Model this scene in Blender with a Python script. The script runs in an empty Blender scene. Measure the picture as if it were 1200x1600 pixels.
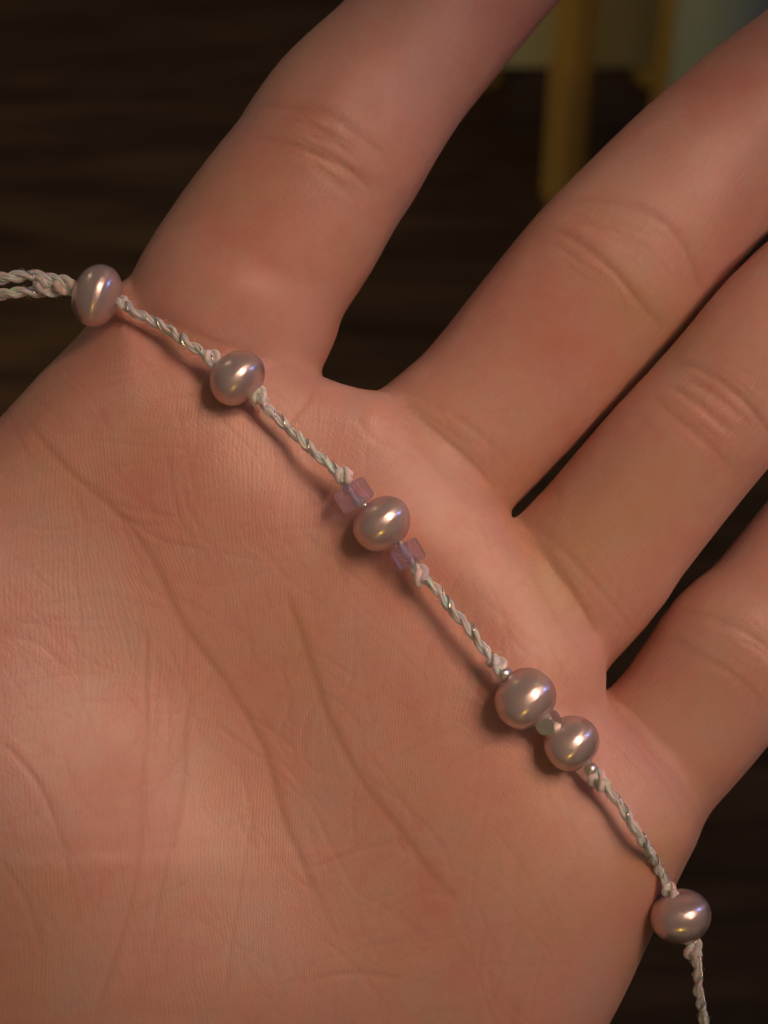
import bpy, bmesh, math, random
import numpy as np
from mathutils import Vector, Matrix

rng = np.random.default_rng(7)
random.seed(7)
scene = bpy.context.scene
col = scene.collection
scene.unit_settings.system = 'METRIC'
scene.unit_settings.scale_length = 0.01          # 1 unit = 1 cm

# ------------------------------------------------------------------ camera, world, lamps
# HF = the frame of the open palm: x across, y up along the view, z out of the palm.
S = 17.6            # photo pixels per mm on the palm plane
D = 200.0           # mm from the palm plane to the lens
PITCH = math.radians(42)
LIFT = 15.0         # cm, palm above the table
HF = Matrix.Translation((0, 0, LIFT)) @ Matrix.Rotation(PITCH, 4, 'X')

cam_d = bpy.data.cameras.new('camera')
cam = bpy.data.objects.new('camera', cam_d)
col.objects.link(cam)
cam.matrix_world = HF @ Matrix.Translation((0, 0, D / 10))
cam_d.sensor_fit = 'VERTICAL'
cam_d.sensor_height = 24
cam_d.lens = 24 * D / (1600 / S)
cam_d.clip_start = 0.1
cam_d.clip_end = 1000
cam_d.dof.use_dof = True
cam_d.dof.focus_distance = D / 10
cam_d.dof.aperture_fstop = 0.19
cam_d.dof.aperture_blades = 0
scene.camera = cam

world = bpy.data.worlds.new('World')
scene.world = world
world.use_nodes = True
bg = world.node_tree.nodes['Background']
bg.inputs['Color'].default_value = (0.80, 0.64, 0.55, 1)
bg.inputs['Strength'].default_value = 0.10

scene.view_settings.view_transform = 'Standard'
scene.view_settings.look = 'None'
scene.view_settings.exposure = 0.0
scene.view_settings.gamma = 1.0


def lamp(name, pos, target, power, color, size, size_y=None, spread=180):
    d = bpy.data.lights.new(name, 'AREA')
    d.energy = power
    d.color = color
    d.spread = math.radians(spread)
    if size_y:
        d.shape = 'RECTANGLE'
        d.size = size
        d.size_y = size_y
    else:
        d.shape = 'DISK'
        d.size = size
    o = bpy.data.objects.new(name, d)
    col.objects.link(o)
    p = HF @ Vector(pos)
    t = HF @ Vector(target)
    o.location = p
    o.rotation_euler = (t - p).to_track_quat('-Z', 'Y').to_euler()
    return o


for ox, oy, oz in ((-5, 2, 2), (3, -6, 1), (6, 3, -4), (-2, 7, -2)):      # one key lamp, split into four added narrow beams to soften its shadows
    lamp('room_lamp', (20 + ox, 15 + oy, 36 + oz), (0.4, -0.35, 0), 30, (1.0, 0.64, 0.475), 9, spread=9)
lamp('soft_fill', (22, 15.8, 37.8), (0.4, 0.2, 0), 850, (1.0, 0.66, 0.48), 27)  # added fill disc: lifts the shadows, widens the glow on the pearls
lamp('screen_glow', (35, 17, 7), (0, 0, 0), 900, (0.20, 0.32, 1.0), 2.6, 4.2)
lamp('small_bulb', (-1, -25, 25), (0, 0, 0), 420, (1.0, 0.60, 0.06), 1.7)
lamp('background_fill', (-16, 5, -11), (2, 14, -28), 750, (1.0, 0.72, 0.40), 5)  # added unseen light behind the palm, brightens the stand and the table
lamp('strip_lamp', (-15, 24, 2.5), (0, 0, 0), 130, (1.0, 0.78, 0.52), 0.7, 8)

# ------------------------------------------------------------------ helpers


def P(px, py, z=0.0):
    """photo pixel at height z (mm) above the palm plane -> mm in the palm frame"""
    k = (D - z) / D / S
    return np.array([(px - 600) * k, (800 - py) * k, z])


def link(name, me, mat=None, parent=None):
    o = bpy.data.objects.new(name, me)
    col.objects.link(o)
    if mat:
        me.materials.append(mat)
    if parent:
        o.parent = parent
    return o


def tag(o, label=None, cat=None, group=None, kind=None):
    for k, v in (('label', label), ('category', cat), ('group', group), ('kind', kind)):
        if v:
            o[k] = v


def mesh_from(name, v, f):
    me = bpy.data.meshes.new(name)
    me.from_pydata([tuple(a) for a in v], [], [tuple(a) for a in f])
    me.polygons.foreach_set('use_smooth', [True] * len(me.polygons))
    me.update()
    return me


def mat(name):
    m = bpy.data.materials.new(name)
    m.use_nodes = True
    nt = m.node_tree
    return m, nt, nt.nodes['Principled BSDF']


class NT:
    def __init__(s, nt):
        s.nt = nt

    def n(s, typ, **kw):
        o = s.nt.nodes.new(typ)
        for k, v in kw.items():
            if k.startswith('i_'):
                key = k[2:]
                key = int(key) if key.isdigit() else key.replace('_', ' ')
                inp = o.inputs[key]
                if hasattr(v, 'is_linked') or hasattr(v, 'links'):
                    s.nt.links.new(v, inp)
                else:
                    inp.default_value = v
            else:
                setattr(o, k, v)
        return o

    def math(s, op, a, b=None, c=None):
        o = s.nt.nodes.new('ShaderNodeMath')
        o.operation = op
        for i, v in enumerate((a, b, c)):
            if v is None:
                continue
            if hasattr(v, 'links'):
                s.nt.links.new(v, o.inputs[i])
            else:
                o.inputs[i].default_value = v
        return o.outputs[0]

    def mix(s, fac, a, b, blend='MIX'):
        o = s.nt.nodes.new('ShaderNodeMix')
        o.data_type = 'RGBA'
        o.blend_type = blend
        for i, v in ((0, fac), (6, a), (7, b)):
            if hasattr(v, 'links'):
                s.nt.links.new(v, o.inputs[i])
            else:
                o.inputs[i].default_value = v
        return o.outputs[2]

    def link(s, a, b):
        s.nt.links.new(a, b)


# ------------------------------------------------------------------ materials
def skin_material():
    m, nt, bs = mat('skin')
    N = NT(nt)
    pos = N.n('ShaderNodeTexCoord').outputs['Object']
    flow = N.n('ShaderNodeAttribute', attribute_name='flow').outputs['Vector']
    tint = N.n('ShaderNodeAttribute', attribute_name='tint')
    sep = N.n('ShaderNodeSeparateColor', i_Color=tint.outputs['Color'])
    red, yel, cre = sep.outputs
    # colour
    base = (0.63, 0.355, 0.282, 1)
    n1 = N.n('ShaderNodeTexNoise', i_Vector=pos, i_Scale=1.1, i_Detail=4.0, i_Roughness=0.6).outputs['Fac']
    n2 = N.n('ShaderNodeTexNoise', i_Vector=pos, i_Scale=5.0, i_Detail=3.0, i_Roughness=0.6).outputs['Fac']
    r = N.math('ADD', red, N.math('MULTIPLY', N.math('SUBTRACT', n1, 0.5), 2.4))
    r = N.math('ADD', r, N.math('MULTIPLY', N.math('SUBTRACT', n2, 0.5), 1.0))
    rp = N.n('ShaderNodeClamp', i_Value=r).outputs[0]
    c = N.mix(rp, base, (0.60, 0.265, 0.205, 1))
    n4 = N.n('ShaderNodeTexNoise', i_Vector=pos, i_Scale=0.83, i_Detail=3.0).outputs['Fac']
    yel = N.n('ShaderNodeClamp', i_Value=N.math('ADD', yel, N.math('MULTIPLY', N.math('SUBTRACT', n4, 0.48), 1.6))).outputs[0]
    c = N.mix(yel, c, (0.585, 0.36, 0.215, 1))
    pale = N.n('ShaderNodeClamp', i_Value=N.math('MULTIPLY', r, -1.0)).outputs[0]
    c = N.mix(pale, c, (0.57, 0.405, 0.335, 1))
    # fine specks
    n3 = N.n('ShaderNodeTexNoise', i_Vector=pos, i_Scale=22.0, i_Detail=3.0, i_Roughness=0.7).outputs['Fac']
    c = N.mix(N.math('MULTIPLY', N.math('SUBTRACT', n3, 0.42), 0.55), c, (0.50, 0.25, 0.17, 1))
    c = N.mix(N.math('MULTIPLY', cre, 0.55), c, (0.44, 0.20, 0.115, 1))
    N.link(c, bs.inputs['Base Color'])
    # relief: ridges that follow the flow, cross lines, fine cells
    warp = N.n('ShaderNodeTexNoise', i_Vector=pos, i_Scale=2.6, i_Detail=2.0)
    wv = N.n('ShaderNodeVectorMath', operation='MULTIPLY_ADD', i_0=warp.outputs['Color'], i_1=(0.10, 0.10, 0), i_2=flow).outputs[0]
    wave = N.n('ShaderNodeTexWave', bands_direction='X', i_Vector=wv, i_Scale=8.0, i_Distortion=2.6,
               i_Detail=2.0, i_Detail_Scale=1.5, i_Detail_Roughness=0.6).outputs['Fac']
    st = N.n('ShaderNodeVectorMath', operation='MULTIPLY', i_0=flow, i_1=(52.0, 7.0, 10.0)).outputs[0]
    streak = N.n('ShaderNodeTexNoise', i_Vector=st, i_Scale=1.0, i_Detail=3.0, i_Roughness=0.65).outputs['Fac']
    st2 = N.n('ShaderNodeVectorMath', operation='MULTIPLY', i_0=wv, i_1=(9.0, 30.0, 12.0)).outputs[0]
    streak2 = N.n('ShaderNodeTexNoise', i_Vector=st2, i_Scale=1.0, i_Detail=3.0, i_Roughness=0.65).outputs['Fac']
    vor = N.n('ShaderNodeTexVoronoi', feature='DISTANCE_TO_EDGE', i_Vector=wv, i_Scale=25.0, i_Randomness=1.0).outputs['Distance']
    vr = N.n('ShaderNodeMapRange', i_Value=vor)
    vr.inputs['From Max'].default_value = 0.14
    vmask = N.n('ShaderNodeTexNoise', i_Vector=pos, i_Scale=1.7, i_Detail=1.0).outputs['Fac']
    h = N.math('MULTIPLY', wave, N.math('MULTIPLY', vmask, 0.30))
    h = N.math('ADD', h, N.math('MULTIPLY', streak, N.math('MULTIPLY_ADD', N.n('ShaderNodeAttribute', attribute_name='finger').outputs['Fac'], 0.95, 0.55)))
    h = N.math('ADD', h, N.math('MULTIPLY', streak2, 0.45))
    h = N.math('ADD', h, N.math('MULTIPLY', vr.outputs[0], 0.13))
    b = N.n('ShaderNodeBump', i_Strength=0.8, i_Distance=0.0056, i_Height=h)
    N.link(b.outputs[0], bs.inputs['Normal'])
    rg = N.n('ShaderNodeMapRange', i_Value=n3)
    rg.inputs['To Min'].default_value = 0.33
    rg.inputs['To Max'].default_value = 0.52
    N.link(rg.outputs[0], bs.inputs['Roughness'])
    bs.inputs['Subsurface Weight'].default_value = 0.5
    bs.inputs['Subsurface Radius'].default_value = (1.0, 0.36, 0.2)
    bs.inputs['Subsurface Scale'].default_value = 0.10
    bs.inputs['Specular IOR Level'].default_value = 0.55
    return m


def pearl_material():
    m, nt, bs = mat('pearl_nacre')
    N = NT(nt)
    pos = N.n('ShaderNodeTexCoord').outputs['Object']
    oi = N.n('ShaderNodeObjectInfo').outputs['Random']
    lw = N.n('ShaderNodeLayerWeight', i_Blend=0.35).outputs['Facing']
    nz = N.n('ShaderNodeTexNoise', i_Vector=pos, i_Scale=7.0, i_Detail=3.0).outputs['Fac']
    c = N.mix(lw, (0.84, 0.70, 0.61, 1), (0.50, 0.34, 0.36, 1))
    c = N.mix(N.math('MULTIPLY', nz, 0.5), c, (0.72, 0.60, 0.60, 1))
    c = N.mix(N.math('MULTIPLY', oi, 0.45), c, (0.62, 0.46, 0.46, 1))
    N.link(c, bs.inputs['Base Color'])
    bs.inputs['Metallic'].default_value = 0.68
    bs.inputs['Roughness'].default_value = 0.30
    bs.inputs['Anisotropic'].default_value = 0.7
    bs.inputs['Anisotropic Rotation'].default_value = 0.0
    bs.inputs['Coat Weight'].default_value = 1.0
    bs.inputs['Coat Roughness'].default_value = 0.05
    bs.inputs['Coat IOR'].default_value = 1.75
    bs.inputs['Subsurface Weight'].default_value = 0.15
    bs.inputs['Subsurface Scale'].default_value = 0.05
    b = N.n('ShaderNodeBump', i_Strength=0.25, i_Distance=0.003,
            i_Height=N.n('ShaderNodeTexNoise', i_Vector=pos, i_Scale=14.0, i_Detail=3.0).outputs['Fac'])
    N.link(b.outputs[0], bs.inputs['Normal'])
    return m


def cord_material():
    m, nt, bs = mat('waxed_thread')
    N = NT(nt)
    uv = N.n('ShaderNodeTexCoord').outputs['UV']
    pos = N.n('ShaderNodeTexCoord').outputs['Object']
    st = N.n('ShaderNodeVectorMath', operation='MULTIPLY', i_0=uv, i_1=(11.0, 1.6, 0)).outputs[0]
    fib = N.n('ShaderNodeTexNoise', i_Vector=st, i_Scale=1.0, i_Detail=3.0, i_Roughness=0.7).outputs['Fac']
    c = N.mix(fib, (0.74, 0.66, 0.62, 1), (0.96, 0.91, 0.88, 1))
    n = N.n('ShaderNodeTexNoise', i_Vector=pos, i_Scale=5.0, i_Detail=2.0).outputs['Fac']
    c = N.mix(N.math('MULTIPLY', n, 0.45), c, (0.76, 0.65, 0.62, 1))
    N.link(c, bs.inputs['Base Color'])
    b = N.n('ShaderNodeBump', i_Strength=0.8, i_Distance=0.012, i_Height=fib)
    N.link(b.outputs[0], bs.inputs['Normal'])
    bs.inputs['Roughness'].default_value = 0.48
    bs.inputs['Subsurface Weight'].default_value = 0.5
    bs.inputs['Subsurface Scale'].default_value = 0.04
    bs.inputs['Sheen Weight'].default_value = 0.25
    return m


def metal_material(name, color, rough):
    m, nt, bs = mat(name)
    N = NT(nt)
    pos = N.n('ShaderNodeTexCoord').outputs['Object']
    n = N.n('ShaderNodeTexNoise', i_Vector=pos, i_Scale=30.0, i_Detail=3.0).outputs['Fac']
    rg = N.n('ShaderNodeMapRange', i_Value=n)
    rg.inputs['To Min'].default_value = rough * 0.6
    rg.inputs['To Max'].default_value = rough * 1.5
    N.link(rg.outputs[0], bs.inputs['Roughness'])
    bs.inputs['Base Color'].default_value = color
    bs.inputs['Metallic'].default_value = 1.0
    return m


def glass_material(name, color, rough, ior=1.5, noise=0.0):
    m, nt, bs = mat(name)
    N = NT(nt)
    pos = N.n('ShaderNodeTexCoord').outputs['Object']
    n = N.n('ShaderNodeTexNoise', i_Vector=pos, i_Scale=6.0, i_Detail=2.0).outputs['Fac']
    c = N.mix(N.math('MULTIPLY', n, noise), color, tuple(x * 0.6 for x in color[:3]) + (1,))
    N.link(c, bs.inputs['Base Color'])
    bs.inputs['Transmission Weight'].default_value = 1.0
    bs.inputs['Roughness'].default_value = rough
    bs.inputs['IOR'].default_value = ior
    return m


def wood_material():
    m, nt, bs = mat('dark_wood')
    N = NT(nt)
    pos = N.n('ShaderNodeTexCoord').outputs['Object']
    st = N.n('ShaderNodeVectorMath', operation='MULTIPLY', i_0=pos, i_1=(0.16, 1.5, 1.0)).outputs[0]
    g = N.n('ShaderNodeTexNoise', i_Vector=st, i_Scale=1.0, i_Detail=6.0, i_Roughness=0.62, i_Distortion=0.8).outputs['Fac']
    big = N.n('ShaderNodeTexNoise', i_Vector=pos, i_Scale=0.12, i_Detail=3.0).outputs['Fac']
    g2 = N.n('ShaderNodeMapRange', i_Value=g)
    g2.inputs['From Min'].default_value = 0.3
    g2.inputs['From Max'].default_value = 0.7
    c = N.mix(g2.outputs[0], (0.009, 0.005, 0.003, 1), (0.125, 0.075, 0.036, 1))
    c = N.mix(N.math('MULTIPLY', big, 0.5), c, (0.040, 0.025, 0.015, 1))
    N.link(c, bs.inputs['Base Color'])
    bs.inputs['Roughness'].default_value = 0.6
    bs.inputs['Specular IOR Level'].default_value = 0.2
    b = N.n('ShaderNodeBump', i_Strength=0.4, i_Distance=0.03, i_Height=g)
    N.link(b.outputs[0], bs.inputs['Normal'])
    return m


M_SKIN = skin_material()
M_PEARL = pearl_material()
M_CORD = cord_material()
M_SILVER = metal_material('silver', (0.95, 0.92, 0.87, 1), 0.34)
M_THREAD = metal_material('silver_thread', (0.90, 0.86, 0.78, 1), 0.2)
M_CRYSTAL = glass_material('lilac_crystal', (0.93, 0.82, 0.99, 1), 0.01, 1.52)
M_CRYSTAL.node_tree.nodes['Principled BSDF'].inputs['Transmission Weight'].default_value = 0.86
_nt = M_CRYSTAL.node_tree
_t = _nt.nodes.new('ShaderNodeBsdfTransparent')
_t.inputs[0].default_value = (0.97, 0.91, 1.0, 1)
_x = _nt.nodes.new('ShaderNodeMixShader')
_x.inputs[0].default_value = 0.45
_nt.links.new(_nt.nodes['Principled BSDF'].outputs[0], _x.inputs[1])
_nt.links.new(_t.outputs[0], _x.inputs[2])
_nt.links.new(_x.outputs[0], _nt.nodes['Material Output'].inputs[0])
M_AMBER = glass_material('amber_glass', (0.95, 0.66, 0.20, 1), 0.08, 1.45, 0.8)
M_WOOD = wood_material()
M_AMBER.node_tree.nodes['Principled BSDF'].inputs['Transmission Weight'].default_value = 0.62


def plain(name, color, rough, scale=4.0):
    m, nt, bs = mat(name)
    N = NT(nt)
    pos = N.n('ShaderNodeTexCoord').outputs['Object']
    n = N.n('ShaderNodeTexNoise', i_Vector=pos, i_Scale=scale, i_Detail=4.0).outputs['Fac']
    c = N.mix(n, tuple(x * 0.75 for x in color[:3]) + (1,), color)
    N.link(c, bs.inputs['Base Color'])
    bs.inputs['Roughness'].default_value = rough
    return m


M_BOX = plain('olive_lacquer', (0.58, 0.58, 0.36, 1), 0.35)
M_GREEN = glass_material('pale_green_glass', (0.72, 0.86, 0.76, 1), 0.15, 1.45)
M_GREEN.node_tree.nodes['Principled BSDF'].inputs['Transmission Weight'].default_value = 0.6

# ------------------------------------------------------------------ the table
WT = HF.inverted()


def table_point(px, py, height=0.0):
    """where the sight line through a photo pixel meets the plane z = height (cm)"""
    o = HF @ Vector((0, 0, D / 10))
    t = HF @ Vector(P(px, py) / 10)
    d = t - o
    return o + d * ((height - o.z) / d.z)


def on_plane_y(px, py, y):
    o = HF @ Vector((0, 0, D / 10))
    d = HF @ Vector(P(px, py) / 10) - o
    return o + d * ((y - o.y) / d.y)


bm = bmesh.new()
bmesh.ops.create_cube(bm, size=1, matrix=Matrix.Translation((0, 30, -1.5)) @ Matrix.Diagonal((190, 110, 3, 1)))
bmesh.ops.bevel(bm, geom=bm.edges[:], offset=0.4, segments=3, affect='EDGES')
me = bpy.data.meshes.new('table_top')
bm.to_mesh(me)
bm.free()
t = link('table', me, M_WOOD)
tag(t, 'dark brown wooden table top below the hand', 'table')

# ------------------------------------------------------------------ the hand: one continuous skin
# each finger: pairs of outline points across it (photo px), then loose centres with radius
fingers = {
    'index': dict(pairs=[((210, 425), (495, 592)), ((262, 335), (523, 515)), ((320, 255), (572, 437)),
                         ((368, 197), (618, 356)), ((397, 152), (638, 325)), ((432, 106), (668, 272)),
                         ((480, 57), (694, 228)), ((540, 0), (733, 172))],
                  z=[-9.6, -9.4, -9.2, -9.0, -9.2, -9.8, -10.8, -12.2],
                  root=[(255, 690, 150, -12)],
                  tip=[(750, -45, 124, -15), (868, -178, 120, -18.5), (970, -300, 112, -21), (1055, -400, 98, -23)]),
    'middle': dict(pairs=[((605, 602), (793, 808)), ((672, 542), (864, 735)), ((760, 432), (970, 631)),
                          ((823, 354), (1042, 553)), ((856, 317), (1076, 516)), ((922, 250), (1132, 447)),
                          ((1000, 175), (1203, 367)), ((1100, 90), (1295, 275)), ((1200, 15), (1391, 193))],
                   z=[-10.2, -9.8, -9.0, -8.3, -8.1, -8.4, -9.2, -10.6, -12.2],
                   root=[(540, 860, 150, -12)],
                   tip=[(1420, -20, 126, -14.5), (1520, -120, 118, -16), (1620, -225, 100, -17)]),
    'ring': dict(pairs=[((822, 790), (990, 998)), ((878, 731), (1056, 910)), ((970, 622), (1147, 795)),
                        ((1042, 545), (1210, 719)), ((1132, 437), (1305, 612))],
                 z=[-9.2, -8.0, -6.2, -5.3, -5.3],
                 root=[(740, 1060, 140, -12)],
                 tip=[(1310, 430, 117, -9), (1400, 340, 112, -10.5), (1560, 160, 104, -13), (1640, 70, 90, -14)]),
    'pinky': dict(pairs=[((948, 1082), (1131, 1242)), ((1010, 1004), (1197, 1165)), ((1056, 936), (1243, 1098)),
                         ((1115, 885), (1287, 1034)), ((1200, 782), (1363, 920))],
                  z=[-10.2, -9.6, -9.0, -9.2, -10.0],
                  root=[(900, 1300, 140, -12)],
                  tip=[(1410, 700, 102, -12), (1490, 605, 95, -13.5), (1550, 535, 82, -14.5)]),
}


def catmull(pts, n):
    pts = np.asarray(pts, float)
    out = []
    m = len(pts)
    for i in range(m - 1):
        p0, p1, p2, p3 = pts[max(i - 1, 0)], pts[i], pts[i + 1], pts[min(i + 2, m - 1)]
        for k in range(n):
            t_ = k / n
            out.append(0.5 * (2 * p1 + (p2 - p0) * t_ + (2 * p0 - 5 * p1 + 4 * p2 - p3) * t_ ** 2 + (3 * p1 - p0 - 3 * p2 + p3) * t_ ** 3))
    out.append(pts[-1])
    return np.array(out)


chains = {}
for nm, f in fingers.items():
    rows = []
    for (px, py, r, z) in f['root']:
        rows.append([*P(px, py, z), r / S * (D - z) / D])
    for (a, b), z in zip(f['pairs'], f['z']):
        A, B = P(*a, z), P(*b, z)
        rows.append([*((A + B) / 2), np.linalg.norm(A - B) / 2])
    for (px, py, r, z) in f['tip']:
        rows.append([*P(px, py, z), r / S * (D - z) / D])
    chains[nm] = catmull(rows, 3)
thumb = [(-60, 1620, 250, -18), (-200, 1350, 235, -14), (-330, 1080, 195, -11), (-420, 850, 175, -9),
         (-480, 640, 165, -8), (-520, 450, 155, -8), (-545, 300, 130, -9)]
chains['thumb'] = catmull([[*P(x, y, z), r / S * (D - z) / D] for x, y, r, z in thumb], 3)
arm = [(150, 1900, 400, -22), (20, 2080, 390, -24), (-150, 2330, 420, -26), (-330, 2600, 450, -28)]
chains['arm'] = catmull([[*P(x, y, z), r / S * (D - z) / D] for x, y, r, z in arm], 3)

palm_px = [(196, 440), (290, 500), (400, 545), (470, 575), (500, 590), (535, 604), (566, 612), (600, 616),
           (650, 655), (700, 700), (752, 752), (785, 790), (797, 812), (822, 842), (862, 895), (905, 955), (934, 1003),
           (941, 1040), (940, 1085), (985, 1130), (1040, 1190), (1078, 1262), (1082, 1308), (1054, 1376), (1013, 1464), (978, 1538), (946, 1600),
           (880, 1715), (770, 1880), (620, 2060), (480, 2230), (200, 2250), (-150, 1950), (-300, 1650),
           (-400, 1400), (-400, 1120), (-290, 930), (-190, 830), (-100, 745), (0, 655), (60, 590), (122, 528)]
palm_z = -9.0
palm = np.array([P(x, y, palm_z)[:2] for x, y in palm_px])
distal = palm[2:22]                    # the edge that carries the fingers


def poly_sdf(X, Y, poly):
    d = np.full(X.shape, 1e9, np.float32)
    inside = np.zeros(X.shape, bool)
    n = len(poly)
    for i in range(n):
        a, b = poly[i], poly[(i + 1) % n]
        e = b - a
        wx, wy = X - a[0], Y - a[1]
        t_ = np.clip((wx * e[0] + wy * e[1]) / (e @ e), 0, 1)
        d = np.minimum(d, (wx - e[0] * t_) ** 2 + (wy - e[1] * t_) ** 2)
        c = (a[1] > Y) != (b[1] > Y)
        with np.errstate(divide='ignore', invalid='ignore'):
            xi = a[0] + (Y - a[1]) / (e[1] if e[1] else 1e-9) * e[0]
        inside ^= c & (X < xi)
    return np.where(inside, -1, 1) * np.sqrt(d)


def line_dist(X, Y, pl):
    d = np.full(X.shape, 1e9, np.float32)
    for a, b in zip(pl[:-1], pl[1:]):
        e = b - a
        wx, wy = X - a[0], Y - a[1]
        t_ = np.clip((wx * e[0] + wy * e[1]) / (e @ e), 0, 1)
        d = np.minimum(d, (wx - e[0] * t_) ** 2 + (wy - e[1] * t_) ** 2)
    return np.sqrt(d)


H = 0.41
lo = np.array([-84.0, -112.0, -56.0])
hi = np.array([74.0, 78.0, 10.0])
nx, ny, nz_ = [int((hi[i] - lo[i]) / H) for i in range(3)]
gx = (lo[0] + H * np.arange(nx)).astype(np.float32)
gy = (lo[1] + H * np.arange(ny)).astype(np.float32)
gz = (lo[2] + H * np.arange(nz_)).astype(np.float32)


def gauss(X, Y, px, py, sx, sy=None, ang=0.0):
    c = P(px, py)
    sy = sy or sx
    dx, dy = X - c[0], Y - c[1]
    ca, sa = math.cos(ang), math.sin(ang)
    u, v = dx * ca + dy * sa, -dx * sa + dy * ca
    return np.exp(-(u / sx) ** 2 - (v / sy) ** 2)


# palm: a rounded slab whose top carries the pads
GX, GY = np.meshgrid(gx, gy, indexing='ij')
d2 = poly_sdf(GX, GY, palm).astype(np.float32)
dd = line_dist(GX, GY, distal)
edge = np.exp(-(dd / 7.0) ** 2)
T = (0.0 + 1.3 * gauss(GX, GY, 330, 720, 9) + 0.9 * gauss(GX, GY, 620, 850, 8) + 0.9 * gauss(GX, GY, 800, 1060, 7)
     + 1.4 * gauss(GX, GY, 830, 1330, 13, 8, -0.9) + 1.6 * gauss(GX, GY, 720, 1600, 20, 12, -0.9)
     + 5.0 * gauss(GX, GY, -60, 1250, 22, 13, -1.1) - 2.4 * gauss(GX, GY, 420, 1240, 20, 9, -1.0)
     - 0.6 * gauss(GX, GY, 480, 720, 4, 8, 0.9) - 0.6 * gauss(GX, GY, 720, 980, 3, 7, 0.9)
     - 1.0 * edge)
B = -23.0 + 9.0 * np.exp(-(dd / 9.0) ** 2) - 3.0 * gauss(GX, GY, 200, 1300, 40)
R = 9.0 - 4.6 * np.exp(-(dd / 6.0) ** 2)
R = np.minimum(R, (T - B) / 2 - 0.2).astype(np.float32)
mid, half = ((T + B) / 2).astype(np.float32), ((T - B) / 2).astype(np.float32)
qx = (d2 + R)[:, :, None]
qy = np.abs(gz[None, None, :] - mid[:, :, None]) - (half - R)[:, :, None]
field = np.minimum(np.maximum(qx, qy), 0) + np.sqrt(np.maximum(qx, 0) ** 2 + np.maximum(qy, 0) ** 2) - R[:, :, None]
del qx, qy
field = np.minimum(field, 12.0).astype(np.float32)


def chain_field(rows, zs=1.0, margin=7.0):
    """distance to a chain of tapered capsules; zs < 1 flattens it front to back. returns slices, values"""
    c, r = rows[:, :3], rows[:, 3]
    mn, mx = (c - r[:, None]).min(0) - margin, (c + r[:, None]).max(0) + margin
    i0 = np.maximum(((mn - lo) / H).astype(int), 0)
    i1 = np.minimum(((mx - lo) / H).astype(int) + 1, [nx, ny, nz_])
    sl = tuple(slice(a, b) for a, b in zip(i0, i1))
    out = np.full([s.stop - s.start for s in sl], 12.0, np.float32)
    for k in range(len(c) - 1):
        a, b, ra, rb = c[k], c[k + 1], r[k], r[k + 1]
        m2 = np.minimum(a - ra, b - rb) - margin
        x2 = np.maximum(a + ra, b + rb) + margin
        j0 = np.maximum(((m2 - lo) / H).astype(int), i0)
        j1 = np.minimum(((x2 - lo) / H).astype(int) + 1, i1)
        if (j1 <= j0).any():
            continue
        X = gx[j0[0]:j1[0], None, None]
        Y = gy[None, j0[1]:j1[1], None]
        Z = gz[None, None, j0[2]:j1[2]]
        e = b - a
        ex, ey, ez = e
        ez /= zs
        L = ex * ex + ey * ey + ez * ez
        wx, wy, wz = X - a[0], Y - a[1], (Z - a[2]) / zs
        t_ = np.clip((wx * ex + wy * ey + wz * ez) / L, 0, 1)
        v = np.sqrt((wx - ex * t_) ** 2 + (wy - ey * t_) ** 2 + (wz - ez * t_) ** 2) - (ra + (rb - ra) * t_)
        s2 = tuple(slice(p - q, w - q) for p, q, w in zip(j0, i0, j1))
        out[s2] = np.minimum(out[s2], v)
    return sl, out


def smin(a, b, k):
    h = np.maximum(k - np.abs(a - b), 0) / k
    return np.minimum(a, b) - h * h * k * 0.25


fing = np.full(field.shape, 12.0, np.float32)
side = fing.copy()
ZG = gz[None, None, :]
for nm in ('index', 'middle', 'ring', 'pinky'):
    sl, v = chain_field(chains[nm], 0.93)
    a = fing[sl]
    if nm in ('ring', 'pinky'):
        # the fingers press together but never fuse: a narrow cleft stays between them
        w = 0.34
        if nm == 'ring':
            near_web = np.exp(-((GX[sl[0], sl[1]] - P(830, 775)[0]) ** 2 + (GY[sl[0], sl[1]] - P(830, 775)[1]) ** 2) / 5.0 ** 2)[:, :, None]
            w = 0.34 + 0.10 * near_web
        both = np.maximum(side[sl], v) < 5.0
        fing[sl] = np.where(both, np.maximum(np.minimum(a, v), w - np.abs(side[sl] - v) / 2), np.minimum(a, v))
    else:
        fing[sl] = np.minimum(a, v)
    side[:] = 12.0
    side[sl] = v
del side
field = smin(field, fing, (1.0 + 1.8 * gauss(GX, GY, 1085, 1330, 9))[:, :, None].astype(np.float32))
del fing
for nm, k, zs in (('thumb', 9.0, 1.0), ('arm', 14.0, 0.72)):
    sl, v = chain_field(chains[nm], zs, 14.0)
    field[sl] = smin(field[sl], v, k)


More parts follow.
